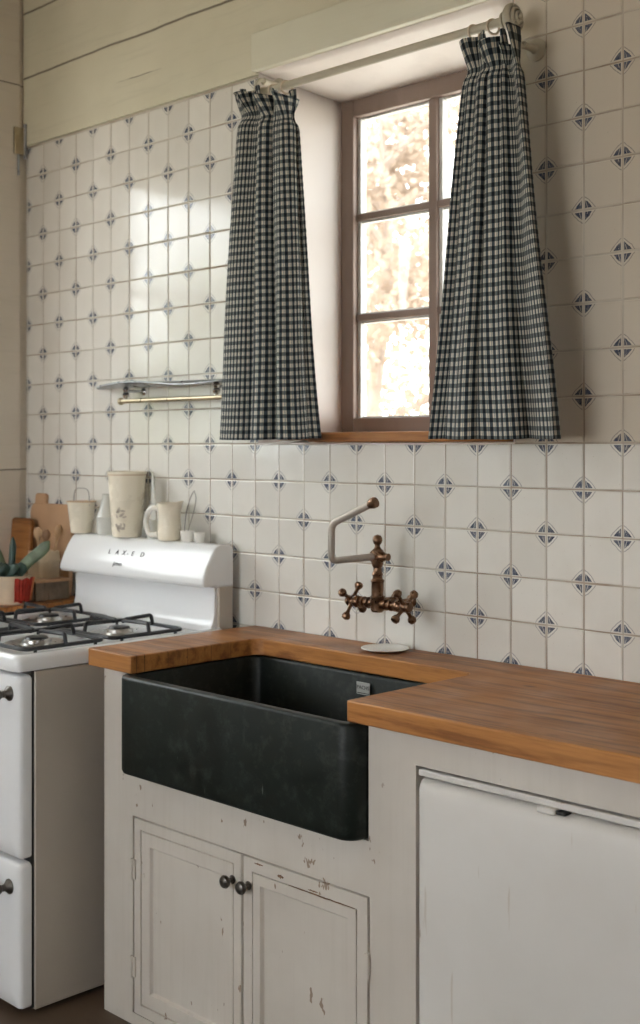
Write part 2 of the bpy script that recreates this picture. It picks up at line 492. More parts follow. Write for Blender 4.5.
# ------------------------------------------------------------------ the room
WX0, WX1, WZ0, WZ1 = 1.225, 2.12, 1.432, 2.495          # window opening at the room face
FX0, FX1, FZ0, FZ1, FY = 1.293, 1.985, 1.462, 2.448, .27  # where the frame sits
RX, RY = 4.9, -5.2
TH = .36                                                 # wall thickness

bm = BM()
box(bm, -.3, RX+.2, .0018, TH, -.05, WZ0)
box(bm, -.3, WX0, .0018, TH, WZ0, WZ1); box(bm, WX1, RX+.2, .0018, TH, WZ0, WZ1)
box(bm, -.3, RX+.2, .0018, TH, WZ1, 3.3)
wall_back = struct('wall_back', bm, GROUT, flat=True)

# splayed plaster reveal round the window
bm = BM()
o = [(WX0, WZ0), (WX1, WZ0), (WX1, WZ1), (WX0, WZ1)]
i_ = [(FX0, FZ0-.01), (FX1, FZ0-.01), (FX1, FZ1), (FX0, FZ1)]
for k in range(4):
    a, b, c, d = o[k], o[(k+1) % 4], i_[(k+1) % 4], i_[k]
    N = 10
    grid = []
    for s in range(N+1):
        t = s/N; row = []
        for w in range(9):
            v = w/8
            ox, oz = a[0]+(b[0]-a[0])*t, a[1]+(b[1]-a[1])*t
            ix, iz = d[0]+(c[0]-d[0])*t, d[1]+(c[1]-d[1])*t
            x, z = ox+(ix-ox)*v, oz+(iz-oz)*v
            n = (noise.noise(Vector((x*6, v*3+k*5, z*6))))*.003*(1 if 0 < s < N and 0 < w < 8 else 0)
            row.append(bm.verts.new((x+(n if k in (1, 3) else 0), .0+FY*v, z+(n if k in (0, 2) else 0))))
        grid.append(row)
    for s in range(N):
        for w in range(8):
            bm.faces.new((grid[s][w], grid[s+1][w], grid[s+1][w+1], grid[s][w+1]))
reveal = struct('window_reveal', bm, PLASTER, wall_back, smooth=math.radians(60))
m = reveal.modifiers.new('s', 'SOLIDIFY'); m.thickness = .004; m.offset = 0

# planks above the tiles (slightly proud of the tile face)
bm = BM(); box(bm, 0, WX0, -.012, .012, 2.487, 3.3); box(bm, WX0, WX1, -.012, .012, 2.4955, 3.3); box(bm, WX1, RX, -.012, .012, 2.487, 3.3)
bmesh.ops.remove_doubles(bm, verts=bm.verts, dist=1e-5)
trim = struct('trim_1', bm, PLANK, bevel=.002)
bm = BM(); box(bm, 1.225, 2.36, -.030, -.012, 2.492, 2.600)
lint = struct('trim_2', bm, LINTEL, bevel=.004)

# the tiles: each a slightly tilted, pillowed piece of one tiled surface
bm = BM()
def tile(x0, x1, z0, z1, tx, tz, dy):
    g = .0015; e = .0016
    x0 += g; x1 -= g; z0 += g; z1 -= g
    if x1-x0 < .004 or z1-z0 < .004: return
    cx, cz = (x0+x1)/2, (z0+z1)/2
    def P(x, z, y): return (x, y + (x-cx)*tx + (z-cz)*tz + dy, z)
    back = [(x0, z0), (x1, z0), (x1, z1), (x0, z1)]
    rings = [[(x, .0040, z) for x, z in back], [P(x, z, .0018) for x, z in back],
             [P(x, z, .0008) for x, z in ((x0+e*.5, z0+e*.5), (x1-e*.5, z0+e*.5), (x1-e*.5, z1-e*.5), (x0+e*.5, z1-e*.5))],
             [P(x, z, 0) for x, z in ((x0+e*1.6, z0+e*1.6), (x1-e*1.6, z0+e*1.6), (x1-e*1.6, z1-e*1.6), (x0+e*1.6, z1-e*1.6))]]
    loops(bm, rings, cap0=False)
regions = [(0, RX, .80, WZ0), (0, WX0, WZ0, 2.487), (WX1, RX, WZ0, 2.487)]
rt = random.Random(3)
for i in range(0, int(RX/TX)+2):
    for j in range(-7, 11):
        tx, tz, dy = rt.gauss(0, .0035), rt.gauss(0, .0035), rt.uniform(-.0004, .0004)
        jx = rt.uniform(-.0009, .0009); jz = rt.uniform(-.0007, .0007)
        a0, a1 = X0+(i-1)*TX+jx, X0+i*TX+jx; b0, b1 = Z0+(j-1)*TZ+jz+.0, Z0+j*TZ+jz
        for (rx0, rx1, rz0, rz1) in regions:
            x0, x1, z0, z1 = max(a0, rx0), min(a1, rx1), max(b0, rz0), min(b1, rz1)
            if x1 > x0 and z1 > z0: tile(x0, x1, z0, z1, tx, tz, dy)
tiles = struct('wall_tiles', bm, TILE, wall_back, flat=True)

# left wall with its own window
LY0, LY1, LZ0, LZ1 = -.46, -1.95, 1.36, 2.50
bm = BM()
box(bm, -.30, 0, LY0, .01, -.05, 3.3); box(bm, -.30, 0, RY, LY1, -.05, 3.3)
box(bm, -.30, 0, LY1, LY0, -.05, LZ0); box(bm, -.30, 0, LY1, LY0, LZ1, 3.3)
struct('wall_left', bm, LWALL, flat=True)
bm = BM(); box(bm, 0, .012, -.115, -.030, .93, 3.3)
struct('trim_3', bm, LWALL, bevel=.002)
w2 = bpy.data.objects.new('window_2', None); COL.objects.link(w2); w2['kind'] = 'structure'; w2.location = (-.15, (LY0+LY1)/2, LZ0)
bm = BM()
for a, b in ((LY1, LY1+.05), (LY0-.05, LY0), ((LY0+LY1)/2-.02, (LY0+LY1)/2+.02)): box(bm, -.20, -.15, a, b, LZ0, LZ1)
for a, b in ((LZ0, LZ0+.05), (LZ1-.05, LZ1), (LZ0+.33, LZ0+.355), (LZ0+.67, LZ0+.695)): box(bm, -.195, -.155, LY1+.05, LY0-.05, a, b)
obj('window_frame', bm, FRAMEM, w2, bevel=.003)
bm = BM(); box(bm, -.178, -.174, LY1+.04, LY0-.04, LZ0+.04, LZ1-.04)
obj('window_pane', bm, GLASS, w2, flat=True)
bm = BM(); box(bm, -.15, .03, LY1-.02, LY0+.02, LZ0-.022, LZ0+.002)
obj('window_sill', bm, COUNTER, w2, bevel=.004)

bm = BM(); box(bm, -.3, RX+.2, RY, TH, -.08, 0); struct('floor', bm, FLOORM, flat=True)
bm = BM(); box(bm, -.3, RX+.2, RY-.1, TH, 3.2, 3.3); struct('ceiling', bm, CEIL, flat=True)
# right and rear walls, out of the picture, with openings added to let in fill light
bm = BM()
def holed(bm, axis, a, b, u0, u1, z0, z1, hu0, hu1, hz0, hz1):
    for (p, q, r, t_) in ((u0, u1, z0, hz0), (u0, u1, hz1, z1), (u0, hu0, hz0, hz1), (hu1, u1, hz0, hz1)):
        if axis == 'X': box(bm, a, b, p, q, r, t_)
        else: box(bm, p, q, a, b, r, t_)
holed(bm, 'X', RX, RX+.2, RY, .0015, 0, 3.2, -3.6, -2.9, 1.0, 2.1)
struct('wall_right', bm, WHITEW, flat=True)
bm = BM(); holed(bm, 'Y', RY-.2, RY, -.3, RX+.2, 0, 3.2, .8, 3.0, .8, 2.4)
struct('wall_front', bm, WHITEW, flat=True)

# ------------------------------------------------------------------ main window
w1 = bpy.data.objects.new('window_1', None); COL.objects.link(w1); w1['kind'] = 'structure'; w1.location = ((FX0+FX1)/2, FY, FZ0)
ix0, ix1, iz0, iz1 = FX0+.050, FX1-.050, FZ0+.046, FZ1-.052
bm = BM()
box(bm, FX0-.03, ix0, FY, FY+.055, FZ0-.02, FZ1+.03); box(bm, ix1, FX1+.03, FY, FY+.055, FZ0-.02, FZ1+.03)
box(bm, ix0, ix1, FY, FY+.055, FZ0-.02, iz0); box(bm, ix0, ix1, FY, FY+.055, iz1, FZ1+.03)
struct('window_frame', bm, FRAMEM, w1, bevel=.003)
mx = (ix0+ix1)/2
gz = [iz0 + (iz1-iz0)*k/3 for k in range(4)]
bm = BM(); box(bm, mx-.0145, mx+.0145, FY+.008, FY+.05, iz0, iz1)
struct('window_mullion', bm, FRAMEM, w1, bevel=.003)
for k in (1, 2):
    bm = BM(); box(bm, ix0, ix1, FY+.012, FY+.046, gz[k]-.010, gz[k]+.010)
    struct('window_muntin', bm, FRAMEM, w1, bevel=.003)
bm = BM()
for (a, b) in ((ix0, mx-.0145), (mx+.0145, ix1)):
    for k in range(3):
        z0 = gz[k] + (.010 if k else 0); z1 = gz[k+1] - (.010 if k < 2 else 0)
        box(bm, a, a+.012, FY+.020, FY+.044, z0, z1); box(bm, b-.006, b, FY+.024, FY+.044, z0, z1)
        box(bm, a+.012, b-.006, FY+.024, FY+.044, z1-.006, z1); box(bm, a+.012, b-.006, FY+.024, FY+.044, z0, z0+.005)
struct('window_putty', bm, PUTTY, w1, bevel=.0015)
for (a, b) in ((ix0+.008, mx-.016), (mx+.016, ix1-.004)):
    for k in range(3):
        bm = BM(); box(bm, a, b, FY+.032, FY+.035, gz[k]+.004, gz[k+1]-.004)
        struct('window_pane', bm, GLASS, w1, flat=True)
bm = BM()
box(bm, 1.447, 2.118, -.024, .03, 1.436, 1.463)
box(bm, FX0+.004, FX1-.004, .03, FY+.002, 1.442, 1.4625)
sill = struct('window_sill', bm, m_counter('window_sill_wood', 1.0), w1, bevel=.004)

# ------------------------------------------------------------------ curtains
def curtain(name, xt0, xt1, xb0, xb1, ztL, ztR, zb, yc, nf, seed, W, label, group, lean=0.0):
    rr = random.Random(seed)
    ph = [rr.uniform(0, 2*PI) for _ in range(6)]
    t = thing(name, ((xb0+xb1)/2, yc, zb), label, 'curtain', group)
    NS, NTt = 260, 110
    bm = BM(); uvl = bm.loops.layers.uv.new('UVMap')
    rows = []
    for j in range(NTt+1):
        t_ = j/NTt
        row = []
        gth = .058                               # gather line below the frilled heading
        for i in range(NS+1):
            s = i/NS
            zt = ztL+(ztR-ztL)*s
            z = zt+(zb-zt)*t_
            ee = t_**.85
            xl = xt0+(xb0-xt0)*ee; xr = xt1+(xb1-xt1)*ee
            d = abs(t_-gth)/.026
            pinch = math.exp(-d*d)
            head = max(0, 1-t_/gth) if t_ < gth else 0
            xl += .010*pinch - .008*head; xr += -.010*pinch + .012*head
            warp = s + .034*math.sin(2*PI*1.3*s+ph[0]+t_*.5) + .020*math.sin(2*PI*2.3*s+ph[1]-t_*.8)
            w = 2*PI*nf*warp
            A = .030 + .010*t_
            up = (1-t_)**1.5
            prof = math.sin(w) + .26*math.sin(2*w+ph[2]) + .42*up*math.sin(2.6*w+ph[3]) + .10*math.sin(3.7*w+ph[5]+t_*3)
            prof += .30*t_*math.sin(1.5*w+ph[4])
            hf = math.sin(2*PI*(nf*2.1)*s+ph[4])*.020*head
            y = yc + A*prof*(.80+.20*math.sin(5*s+ph[5]))*(1-.45*pinch) + hf - .016*head
            env = math.sin(PI*min(1, s*8, (1-s)*8)*.5)
            x = xl + (xr-xl)*s + (.020+.008*t_)*math.cos(w+.5)*env + .006*up*math.cos(2.6*w+ph[3]+.6)*env
            x += .005*math.sin(t_*7+ph[1]+s*5)*t_
            z += .016*head*math.sin(2*PI*nf*.9*s+ph[3]) - .010*pinch + .002*t_*math.sin(w)
            y -= .008*math.sin(PI*t_)*s
            v = bm.verts.new((x, y, z))
            row.append((v, s*W, zt-(zt-zb)*t_ + 0.0))
        rows.append(row)
    for j in range(NTt):
        for i in range(NS):
            q = (rows[j][i], rows[j+1][i], rows[j+1][i+1], rows[j][i+1])
            f = bm.faces.new([a[0] for a in q])
            for l, a in zip(f.loops, q): l[uvl].uv = (a[1], a[2])
    cl = obj('curtain_fabric', bm, GING, t, smooth=math.radians(180))
    m = cl.modifiers.new('s', 'SOLIDIFY'); m.thickness = .0016; m.offset = 0
    return t

ROD_Y, ROD_Z, ROD_R = -.080, 2.402, .0105
cL = curtain('gingham_curtain', 1.262, 1.474, 1.150, 1.540, 2.410, 2.364, 1.444, -.100, 3.3, 4, 1.0,
        'blue-black and cream gingham curtain left of the window, beside the metal wall shelf', 'gingham curtains on the rod')
cR = curtain('gingham_curtain', 2.062, 2.212, 1.945, 2.334, 2.364, 2.345, 1.442, -.100, 3.1, 11, .98,
        'blue-black and cream gingham curtain covering the right side of the window', 'gingham curtains on the rod')
def ring(parent, x, z=None, rot=0):
    bm = BM()
    R = .017
    pts = [(x+math.sin(rot)*R*math.cos(a), ROD_Y+R*math.cos(a)*math.cos(rot), ROD_Z-.006+R*math.sin(a)) for a in [2*PI*k/24 for k in range(24)]]
    tube(bm, pts, .0028, 8, closed=True)
    obj('curtain_ring', bm, RINGM, parent)
for x, r in ((1.335, .5), (1.375, .2), (1.425, .35)): ring(cL, x, rot=r)
for x, r in ((2.062, .2), (2.118, .3)): ring(cR, x, rot=r)

rod = thing('curtain_rod', (1.72, ROD_Y, ROD_Z), 'cream painted curtain rod with round turned finial across the window top', 'curtain rod')
bm = BM(); tube(bm, [(1.300, ROD_Y, ROD_Z), (2.150, ROD_Y, ROD_Z)], ROD_R, 20); obj('pole', bm, RODM, rod)
bm = BM()
lathe(bm, [(.0105, 0), (.020, .003), (.021, .008), (.014, .011), (.020, .015), (.030, .019), (.0345, .025), (.0345, .031), (.031, .036), (.0275, .038), (.0265, .033), (.0245, .034), (.0235, .041), (.019, .044), (.0175, .038), (.0155, .039), (.0145, .046), (.010, .048), (.0085, .043), (.007, .044), (.006, .050), (.0005, .052)], (2.146, ROD_Y, ROD_Z), 36, 'X')
obj('finial', bm, RODM, rod)
bm = BM()
lathe(bm, [(.010, 0), (.013, -.003), (.013, -.010), (.006, -.016), (.0005, -.018)], (1.302, ROD_Y, ROD_Z), 24, 'X')
obj('end_cap', bm, RODM, rod)
def bracket(x, plate_r, zz):
    bm = BM()
    lathe(bm, [(plate_r, 0), (plate_r, .006), (plate_r*.8, .011), (plate_r*.45, .013), (.008, .020), (.008, .045), (.010, .060)], (x, -.0125 if zz > 2.48 else 0.0, zz), 28, '-Y')
    tube(bm, smooth_path([(x, -.052, zz), (x, -.075, zz), (x, ROD_Y-.010, ROD_Z-.02 if zz < ROD_Z else ROD_Z+.012), (x, ROD_Y, ROD_Z-.014)], 5), .006, 10)
    obj('bracket', bm, RODM, rod)
bracket(1.312, .020, 2.440)
bracket(2.185, .026, 2.345)

# ------------------------------------------------------------------ worktop (U-shaped round the sink)
def arc(cx, cy, r, a0, a1, n=6): return [(cx+r*math.cos(a0+(a1-a0)*k/n), cy+r*math.sin(a0+(a1-a0)*k/n)) for k in range(n+1)]
pts = [(1.212, -.003), (1.212, -.575), (1.395, -.577)]
pts += arc(1.395+.035, -.160-.035, .035, PI, PI/2)
pts += arc(2.130-.035, -.160-.035, .035, PI/2, 0)
pts += [(2.130, -.585), (3.42, -.585), (3.42, -.003)]
bm = BM(); prism(bm, pts, 'Z', .868, .912)
ctr = obj('wooden_worktop', bm, COUNTER, None, bevel=.0035, segs=3, smooth=math.radians(30))
tag(ctr, 'oiled brown wooden worktop wrapping around the dark sink', 'worktop')

# ------------------------------------------------------------------ sink
sx0, sx1, sy0, sy1, sb, stp = 1.364, 2.159, -.602, -.135, .628, .8665
t = thing('apron_sink', ((sx0+sx1)/2, -.37, sb), 'dark green-black stone apron sink set into the wooden worktop', 'sink')
bm = BM()
def R(ins, z, r): return [(x, y, z) for x, y in rrect(sx0+ins, sx1-ins, sy0+ins, sy1-ins, r, 8)]
loops(bm, [R(.010, sb, .035), R(.003, sb+.003, .040), R(0, sb+.010, .042), R(0, stp-.008, .042), R(.002, stp-.002, .040), R(.006, stp, .038),
           R(.022, stp, .030), R(.026, stp-.002, .028), R(.029, stp-.008, .026), R(.034, sb+.06, .030), R(.045, sb+.038, .03), R(.070, sb+.028, .03), R(.20, sb+.024, .02)])
obj('basin', bm, SINK, t, smooth=math.radians(50))
bm = BM(); lathe(bm, [(.034, .0), (.040, .002), (.042, .004), (.030, .004), (.026, .001), (.0005, .001)], (1.80, -.36, sb+.0235), 32)
obj('drain', bm, CHROME, t)
bm = BM(); box(bm, 1.770, 1.814, -.1712, -.1695, .817, .847)
st = obj('sticker', bm, STICK, t, bevel=.0003); st['label'] = 'small silver sticker with dark letters'
mt = Matrix.Translation((1.792, -.1718, .834)) @ Matrix.Rotation(PI/2, 4, 'X')
tb = text_bm('PACHS', .0135, .0003, mt)
obj('lettering', tb, INKM, st, flat=True)
bm = BM(); box(bm, 1.773, 1.811, -.1716, -.1708, .8195, .8215); obj('print_line', bm, INKM, st, flat=True)

# ------------------------------------------------------------------ sink cabinet
CX0, CX1, CYF = 1.255, 3.36, -.555
DX0, DXM, DX1, DZ0, DZ1 = 1.374, 1.779, 2.166, .030, .515
RX0, RX1, RZ0, RZ1 = 2.288, 2.960, .02, .803
t = thing('base_cabinet', ((CX0+CX1)/2, -.3, 0), 'white painted wooden base cabinet with chipped paint under the worktop', 'cabinet')
bm = BM(); YB = CYF+.022
box(bm, CX0, DX0, CYF, YB, 0, .627); box(bm, CX0, sx0-.002, CYF, YB, .627, .867)
box(bm, DX0, DX1, CYF, YB, DZ1, .627); box(bm, DX0, DX1, CYF, YB, 0, DZ0)
box(bm, DX1, RX0, CYF, YB, 0, .627); box(bm, sx1+.004, RX0, CYF, YB, .627, .867)
box(bm, RX0, RX1, CYF, YB, RZ1, .867); box(bm, RX0, RX1, CYF, YB, 0, RZ0); box(bm, RX1, CX1, CYF, YB, 0, .867)
bmesh.ops.remove_doubles(bm, verts=bm.verts, dist=1e-5)
obj('face_frame', bm, PAINT, t, flat=True)
bm = BM()
box(bm, CX0, CX0+.02, YB, -.01, 0, .867); box(bm, CX1-.02, CX1, YB, -.01, 0, .867)
box(bm, CX0+.02, CX1-.02, -.03, -.01, 0, .867); box(bm, DX1+.06, DX1+.08, YB, -.03, 0, .867)
box(bm, CX0+.02, DX1+.06, YB, -.03, .0, .02)
obj('carcass', bm, PAINT, t, flat=True)

def door(x0, x1, z0, z1, prof, knob, hinges, hx):
    """a framed door: prof lists (inset, y) rings from the edge to the middle"""
    bm = BM()
    def Q(i, y): return [(x0+i, y, z0+i), (x1-i, y, z0+i), (x1-i, y, z1-i), (x0+i, y, z1-i)]
    rings = [Q(0, CYF+.018)] + [Q(i, CYF+y) for i, y in prof]
    loops(bm, rings, cap0=True, cap1=True)
    d = obj('door', bm, PAINT, t, flat=True, bevel=.0012)
    kx, kz = knob
    kb = BM()
    lathe(kb, [(.009, 0), (.010, .002), (.006, .004), (.005, .012), (.008, .015), (.0135, .020), (.0150, .025), (.0125, .030), (.006, .0335), (.0005, .034)], (kx, CYF+prof[1][1], kz), 24, '-Y')
    obj('knob', kb, PEWTER, d)
    for hz in hinges:
        hb = BM()
        tube(hb, [(hx, CYF-.004, hz-.026), (hx, CYF-.004, hz+.026)], .0042, 10)
        box(hb, hx-.002 if hx < 1.6 else hx-.013, hx+.013 if hx < 1.6 else hx+.002, CYF-.004, CYF+.0, hz-.024, hz+.024)
        obj('hinge', hb, PAINT, d)
    return d
P1 = [(0, .004), (.0015, 0.0), (.026, 0), (.0268, .006), (.0290, .006), (.0300, .001), (.062, .001), (.0655, .009), (.068, .010)]
P2 = [(0, .004), (.0015, -.001), (.030, -.001), (.0308, .004), (.0322, .004), (.0330, -.001), (.056, -.001), (.060, .008), (.062, .009)]
door(DX0+.0045, DXM-.003, DZ0, DZ1-.003, P1, (1.748, .449), (.145, .385), DX0+.001)
dr2 = door(DXM+.004, DX1-.0045, DZ0, DZ1-.003, P2, (1.803, .449), (.375, .105), DX1-.001)

BARE = simple('bare_chipped_wood', (.16, .085, .045), .8, var=.4, nsc=60)
def chip(parent, x0, x1, z, h, y, seed):
    r_ = random.Random(seed); n = 14; up = []; dn = []
    for k in range(n+1):
        s = k/n; e = math.sin(PI*s)**.5
        up.append((x0+(x1-x0)*s, z+h*e*r_.uniform(.3, 1))); dn.append((x0+(x1-x0)*s, z-h*e*r_.uniform(.3, 1)))
    bm = BM(); prism(bm, up+dn[::-1], 'Y', y-.0006, y+.0015)
    bmesh.ops.remove_doubles(bm, verts=bm.verts, dist=1e-6)
    o = obj('bare_wood_chip', bm, BARE, parent, flat=True)
for x0, x1, z, h, sd in ((1.93, 2.125, DZ1-.034, .0022, 1), (1.895, 1.915, DZ1-.022, .005, 2), (1.82, 1.85, DZ1-.012, .0025, 3), (1.99, 2.02, DZ1-.028, .002, 4)):
    chip(dr2, x0, x1, z, h, CYF-.001, sd)

# ------------------------------------------------------------------ refrigerator behind the face frame opening
t = thing('refrigerator', ((RX0+RX1)/2, -.3, RZ0), 'old white enamel refrigerator built in under the right end of the worktop', 'refrigerator')
bm = BM(); box(bm, RX0+.012, RX1-.012, -.50, -.05, RZ0+.001, RZ1-.03)
obj('body', bm, DARK, t, bevel=.004)
bm = BM()
fx0, fx1, fz0, fz1 = RX0+.009, RX1-.006, RZ0+.006, RZ1-.022
def FR(i, y, r): return [(x, y, z) for x, z in rrect(fx0+i, fx1-i, fz0+i, fz1-i, r, 8)]
loops(bm, [FR(0, CYF+.040, .008), FR(0, CYF+.012, .008), FR(.002, CYF+.002, .010), FR(.006, CYF-.007, .016), FR(.014, CYF-.0125, .03), FR(.030, CYF-.0155, .03), FR(.10, CYF-.018, .02)])
fd = obj('door', bm, FRIDGE, t, smooth=math.radians(60))
bm = BM(); box(bm, fx0, fx1, CYF-.004, CYF+.03, RZ1-.0175, RZ1-.0045)
obj('top_rail', bm, FRIDGE, t, bevel=.003)
bm = BM(); box(bm, 2.580, 2.618, CYF-.014, CYF+.01, fz1-.006, fz1+.005)
obj('latch', bm, FRIDGE, fd, bevel=.003)
bm = BM(); box(bm, 2.619, 2.640, CYF-.0125, CYF+.01, fz1-.003, fz1+.003)
obj('latch_slot', bm, DARK, fd, bevel=.002)

# ------------------------------------------------------------------ faucet
FX, FYY = 1.775, -.100
t = thing('wall_faucet', (FX, FYY, 1.02), 'antique bronze two-handle faucet with bent grey spout above the sink', 'faucet')
bm = BM()
lathe(bm, [(.004, 0), (.013, .001), (.0175, .006), (.0175, .034), (.0185, .036), (.0185, .040), (.0155, .043), (.0155, .074), (.0165, .076), (.0175, .079), (.0165, .082), (.0125, .085),
           (.0125, .092), (.0145, .095), (.0125, .099), (.0105, .103), (.0105, .112), (.013, .115), (.0155, .122), (.0165, .132), (.0165, .146), (.0145, .155), (.009, .160), (.0065, .166), (.007, .169),
           (.0105, .173), (.0125, .179), (.0120, .186), (.0085, .192), (.0005, .195)], (FX, FYY, 1.010), 28)
tube(bm, [(FX-.08, FYY, 1.032), (FX+.08, FYY, 1.032)], .0105, 18)
for s in (-1, 1):
    for a in (.030, .046, .060):
        lathe(bm, [(.0105, 0), (.0145, .0015), (.0145, .0055), (.0105, .007)], (FX+s*a - .0035, FYY, 1.032), 20, 'X')
    ball(bm, (FX+s*.070, FYY, 1.032), .0155)
    tube(bm, [(FX+s*.026, FYY, 1.032), (FX+s*.026, -.004, 1.032)], .0085, 14)
    lathe(bm, [(.016, 0), (.016, .003), (.012, .006), (.009, .008)], (FX+s*.026, -.0005, 1.032), 24, '-Y')
obj('body', bm, BRONZE, t)
def cross(sx, xc, rot):
    bm = BM()
    tube(bm, [(FX+sx*.070, FYY, 1.032), (xc, FYY, 1.032)], .0085, 14)
    ball(bm, (xc, FYY, 1.032), .0135)
    lathe(bm, [(.0125, 0), (.0135, .003), (.011, .008), (.0005, .010)] if sx > 0 else [(.0005, -.010), (.011, -.008), (.0135, -.003), (.0125, 0)], (xc+sx*.009, FYY, 1.032), 20, 'X')
    for k in range(4):
        a = rot + k*PI/2
        d = Vector((0, math.cos(a), math.sin(a)))
        c = Vector((xc, FYY, 1.032))
        tube(bm, [c+d*.006, c+d*.018, c+d*.028, c+d*.036], [.0075, .0050, .0046, .0060], 12)
        tube(bm, [c+d*.034, c+d*.038, c+d*.044, c+d*.050, c+d*.053], [.006, .0095, .0115, .0095, .003], 14)
    obj('handle', bm, BRONZE, t)
cross(-1, FX-.086, PI/4+.22); cross(1, FX+.090, PI/4-.12)
A = (FX, FYY, 1.148)
p_el = (1.742, -.232, 1.145)
p_up = (1.748, -.236, 1.236); p_tip = (1.868, -.225, 1.288)
bm = BM(); tube(bm, [(FX, FYY, 1.150), (FX-.003, FYY-.014, 1.150)], .0155, 18)
obj('collar', bm, BRONZE, t); bm = BM()
path = fillet_path([(FX-.003, FYY-.014, 1.150), p_el, p_up, p_tip], .018, 8)
sp = BM(); tube(sp, path, .0088, 18)
obj('spout', sp, SPOUT, t)
d = (Vector(p_tip)-Vector(p_up)).normalized()
tube(bm, [Vector(p_tip)-d*.006, Vector(p_tip)+d*.001, Vector(p_tip)+d*.004, Vector(p_tip)+d*.014, Vector(p_tip)+d*.016], [.0095, .0125, .0135, .0135, .011], 20)
obj('spout_tip', bm, BRONZE, t)
bm = BM(); lathe(bm, [(.010, 0), (.014, .001), (.016, .009), (.013, .018), (.009, .030), (.0095, .036)], (FX, FYY, 1.150), 20, 'X')
obj('side_knuckle', bm, BRONZE, t)

# soap dish on the back strip
bm = BM(); lathe(bm, [(.036, 0), (.046, .0015), (.060, .0055), (.0620, .0075), (.0600, .0085), (.048, .0062), (.022, .0048), (.0005, .0048)], (1.778, -.074, .9122), 40)
tag(obj('soap_dish', bm, WHITEC), 'shallow round white dish on the worktop below the faucet', 'dish')

# ------------------------------------------------------------------ stove
SX0, SX1 = .425, 1.165
t = thing('gas_stove', (.8, -.36, 0), 'white enamel freestanding gas stove with black grates left of the sink', 'stove')
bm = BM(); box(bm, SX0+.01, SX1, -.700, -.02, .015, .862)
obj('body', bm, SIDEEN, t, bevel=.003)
bm = BM(); box(bm, SX0+.02, SX1-.006, -.709, -.699, .02, .862)
obj('front_gap', bm, DARK, t)
def slab(name, x0, x1, z0, z1, y0, y1, r, mat):
    bm = BM()
    def Q(i, y, rr): return [(x, y, z) for x, z in rrect(x0+i, x1-i, z0+i, z1-i, rr, 6)]
    loops(bm, [Q(0, y1, r), Q(0, y0+.012, r), Q(.0025, y0+.004, r), Q(.007, y0, r), Q(.05, y0-.001, .01)])
    return obj(name, bm, mat, t, smooth=math.radians(60))
od = slab('oven_door', SX0, SX1-.004, .396, .853, -.741, -.708, .012, ENAMEL)
dr = slab('broiler_drawer', SX0, SX1-.004, .022, .385, -.741, -.708, .012, ENAMEL)
def bar(parent, z):
    bm = BM(); xa, xb = SX0+.06, SX1-.052
    for x in (xa, xb):
        lathe(bm, [(.019, 0), (.019, .003), (.014, .008), (.009, .014), (.008, .028), (.011, .031)], (x, -.7415, z), 24, '-Y')
        ball(bm, (x, -.776, z), .0135)
    tube(bm, [(xa, -.776, z), (xb, -.776, z)], .0095, 16)
    obj('handle', bm, PEWTER, parent)
bar(od, .806); bar(dr, .322)
# cooktop: shallow pan with a rolled edge
bm = BM()
cy0, cy1, cz0, cz1 = -.757, -.075, .864, .906
def C(i, z, r): return [(x, y, z) for x, y in rrect(SX0-.003+i, SX1+.006-i, cy0+i, cy1-i*.3, r, 6)]
loops(bm, [C(.008, cz0, .012), C(.001, cz0+.002, .016), C(0, cz0+.006, .018), C(0, cz1-.012, .018), C(.003, cz1-.004, .02), C(.010, cz1, .022), C(.026, cz1-.001, .02), C(.034, cz1-.006, .02), C(.042, cz1-.009, .02), C(.10, cz1-.009, .02)])
obj('cooktop', bm, ENAMEL, t, smooth=math.radians(60))
# backguard: one profile from cooktop to the overhanging hood
BX0, BX1 = .440, 1.140
bm = BM()
prof = [(-.032, .900), (-.128, .898), (-.108, .905), (-.098, .918), (-.092, .940), (-.090, 1.024), (-.032, 1.024)]
prism(bm, prof, 'X', BX0+.002, BX1-.002)
obj('splash_panel', bm, ENAMEL, t, bevel=.004, segs=3)
bm = BM()
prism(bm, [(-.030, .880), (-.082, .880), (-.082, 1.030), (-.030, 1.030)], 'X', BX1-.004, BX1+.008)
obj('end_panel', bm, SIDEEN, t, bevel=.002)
bm = BM()
prof = [(-.028, 1.020), (-.092, 1.020), (-.098, 1.024), (-.136, 1.024), (-.143, 1.028), (-.145, 1.036), (-.141, 1.052), (-.129, 1.080), (-.113, 1.110), (-.099, 1.130), (-.091, 1.138), (-.080, 1.142), (-.045, 1.142), (-.032, 1.138), (-.028, 1.128)]
prism(bm, prof, 'X', BX0-.010, BX1+.010)
hood = obj('hood', bm, ENAMEL, t, bevel=.006, segs=3, smooth=math.radians(40))
# dark marks and the script mark on the slanting face
def on_slant(x, s):   # s: 0 bottom, 1 top of the slant
    y = -.1425+.029*s; z = 1.052+.058*s
    return y, z
sl = Matrix.Rotation(PI/2-math.atan2(.029, .058), 4, 'X')
def mark(txt, x, s, size, wmul=1.0):
    y, z = on_slant(x, s)
    off = Vector((0, -.0005, .0002))
    mt = Matrix.Translation(Vector((x, y, z))+off) @ sl @ Matrix.Scale(wmul, 4, (1, 0, 0)) @ Matrix.Shear('XZ', 4, (0, 0)) 
    return text_bm(txt, size, .0006, mt)
for tx, x in (('L', .672), ('A', .712), ('X', .746), ('-', .765), ('E', .790), ('D', .838)):
    obj('printed_mark', mark(tx, x, .78, .022, 1.1), INKM, hood, flat=True)
obj('maker_mark', mark('jmn', .735, .22, .019, 1.6), INKM, hood, flat=True)

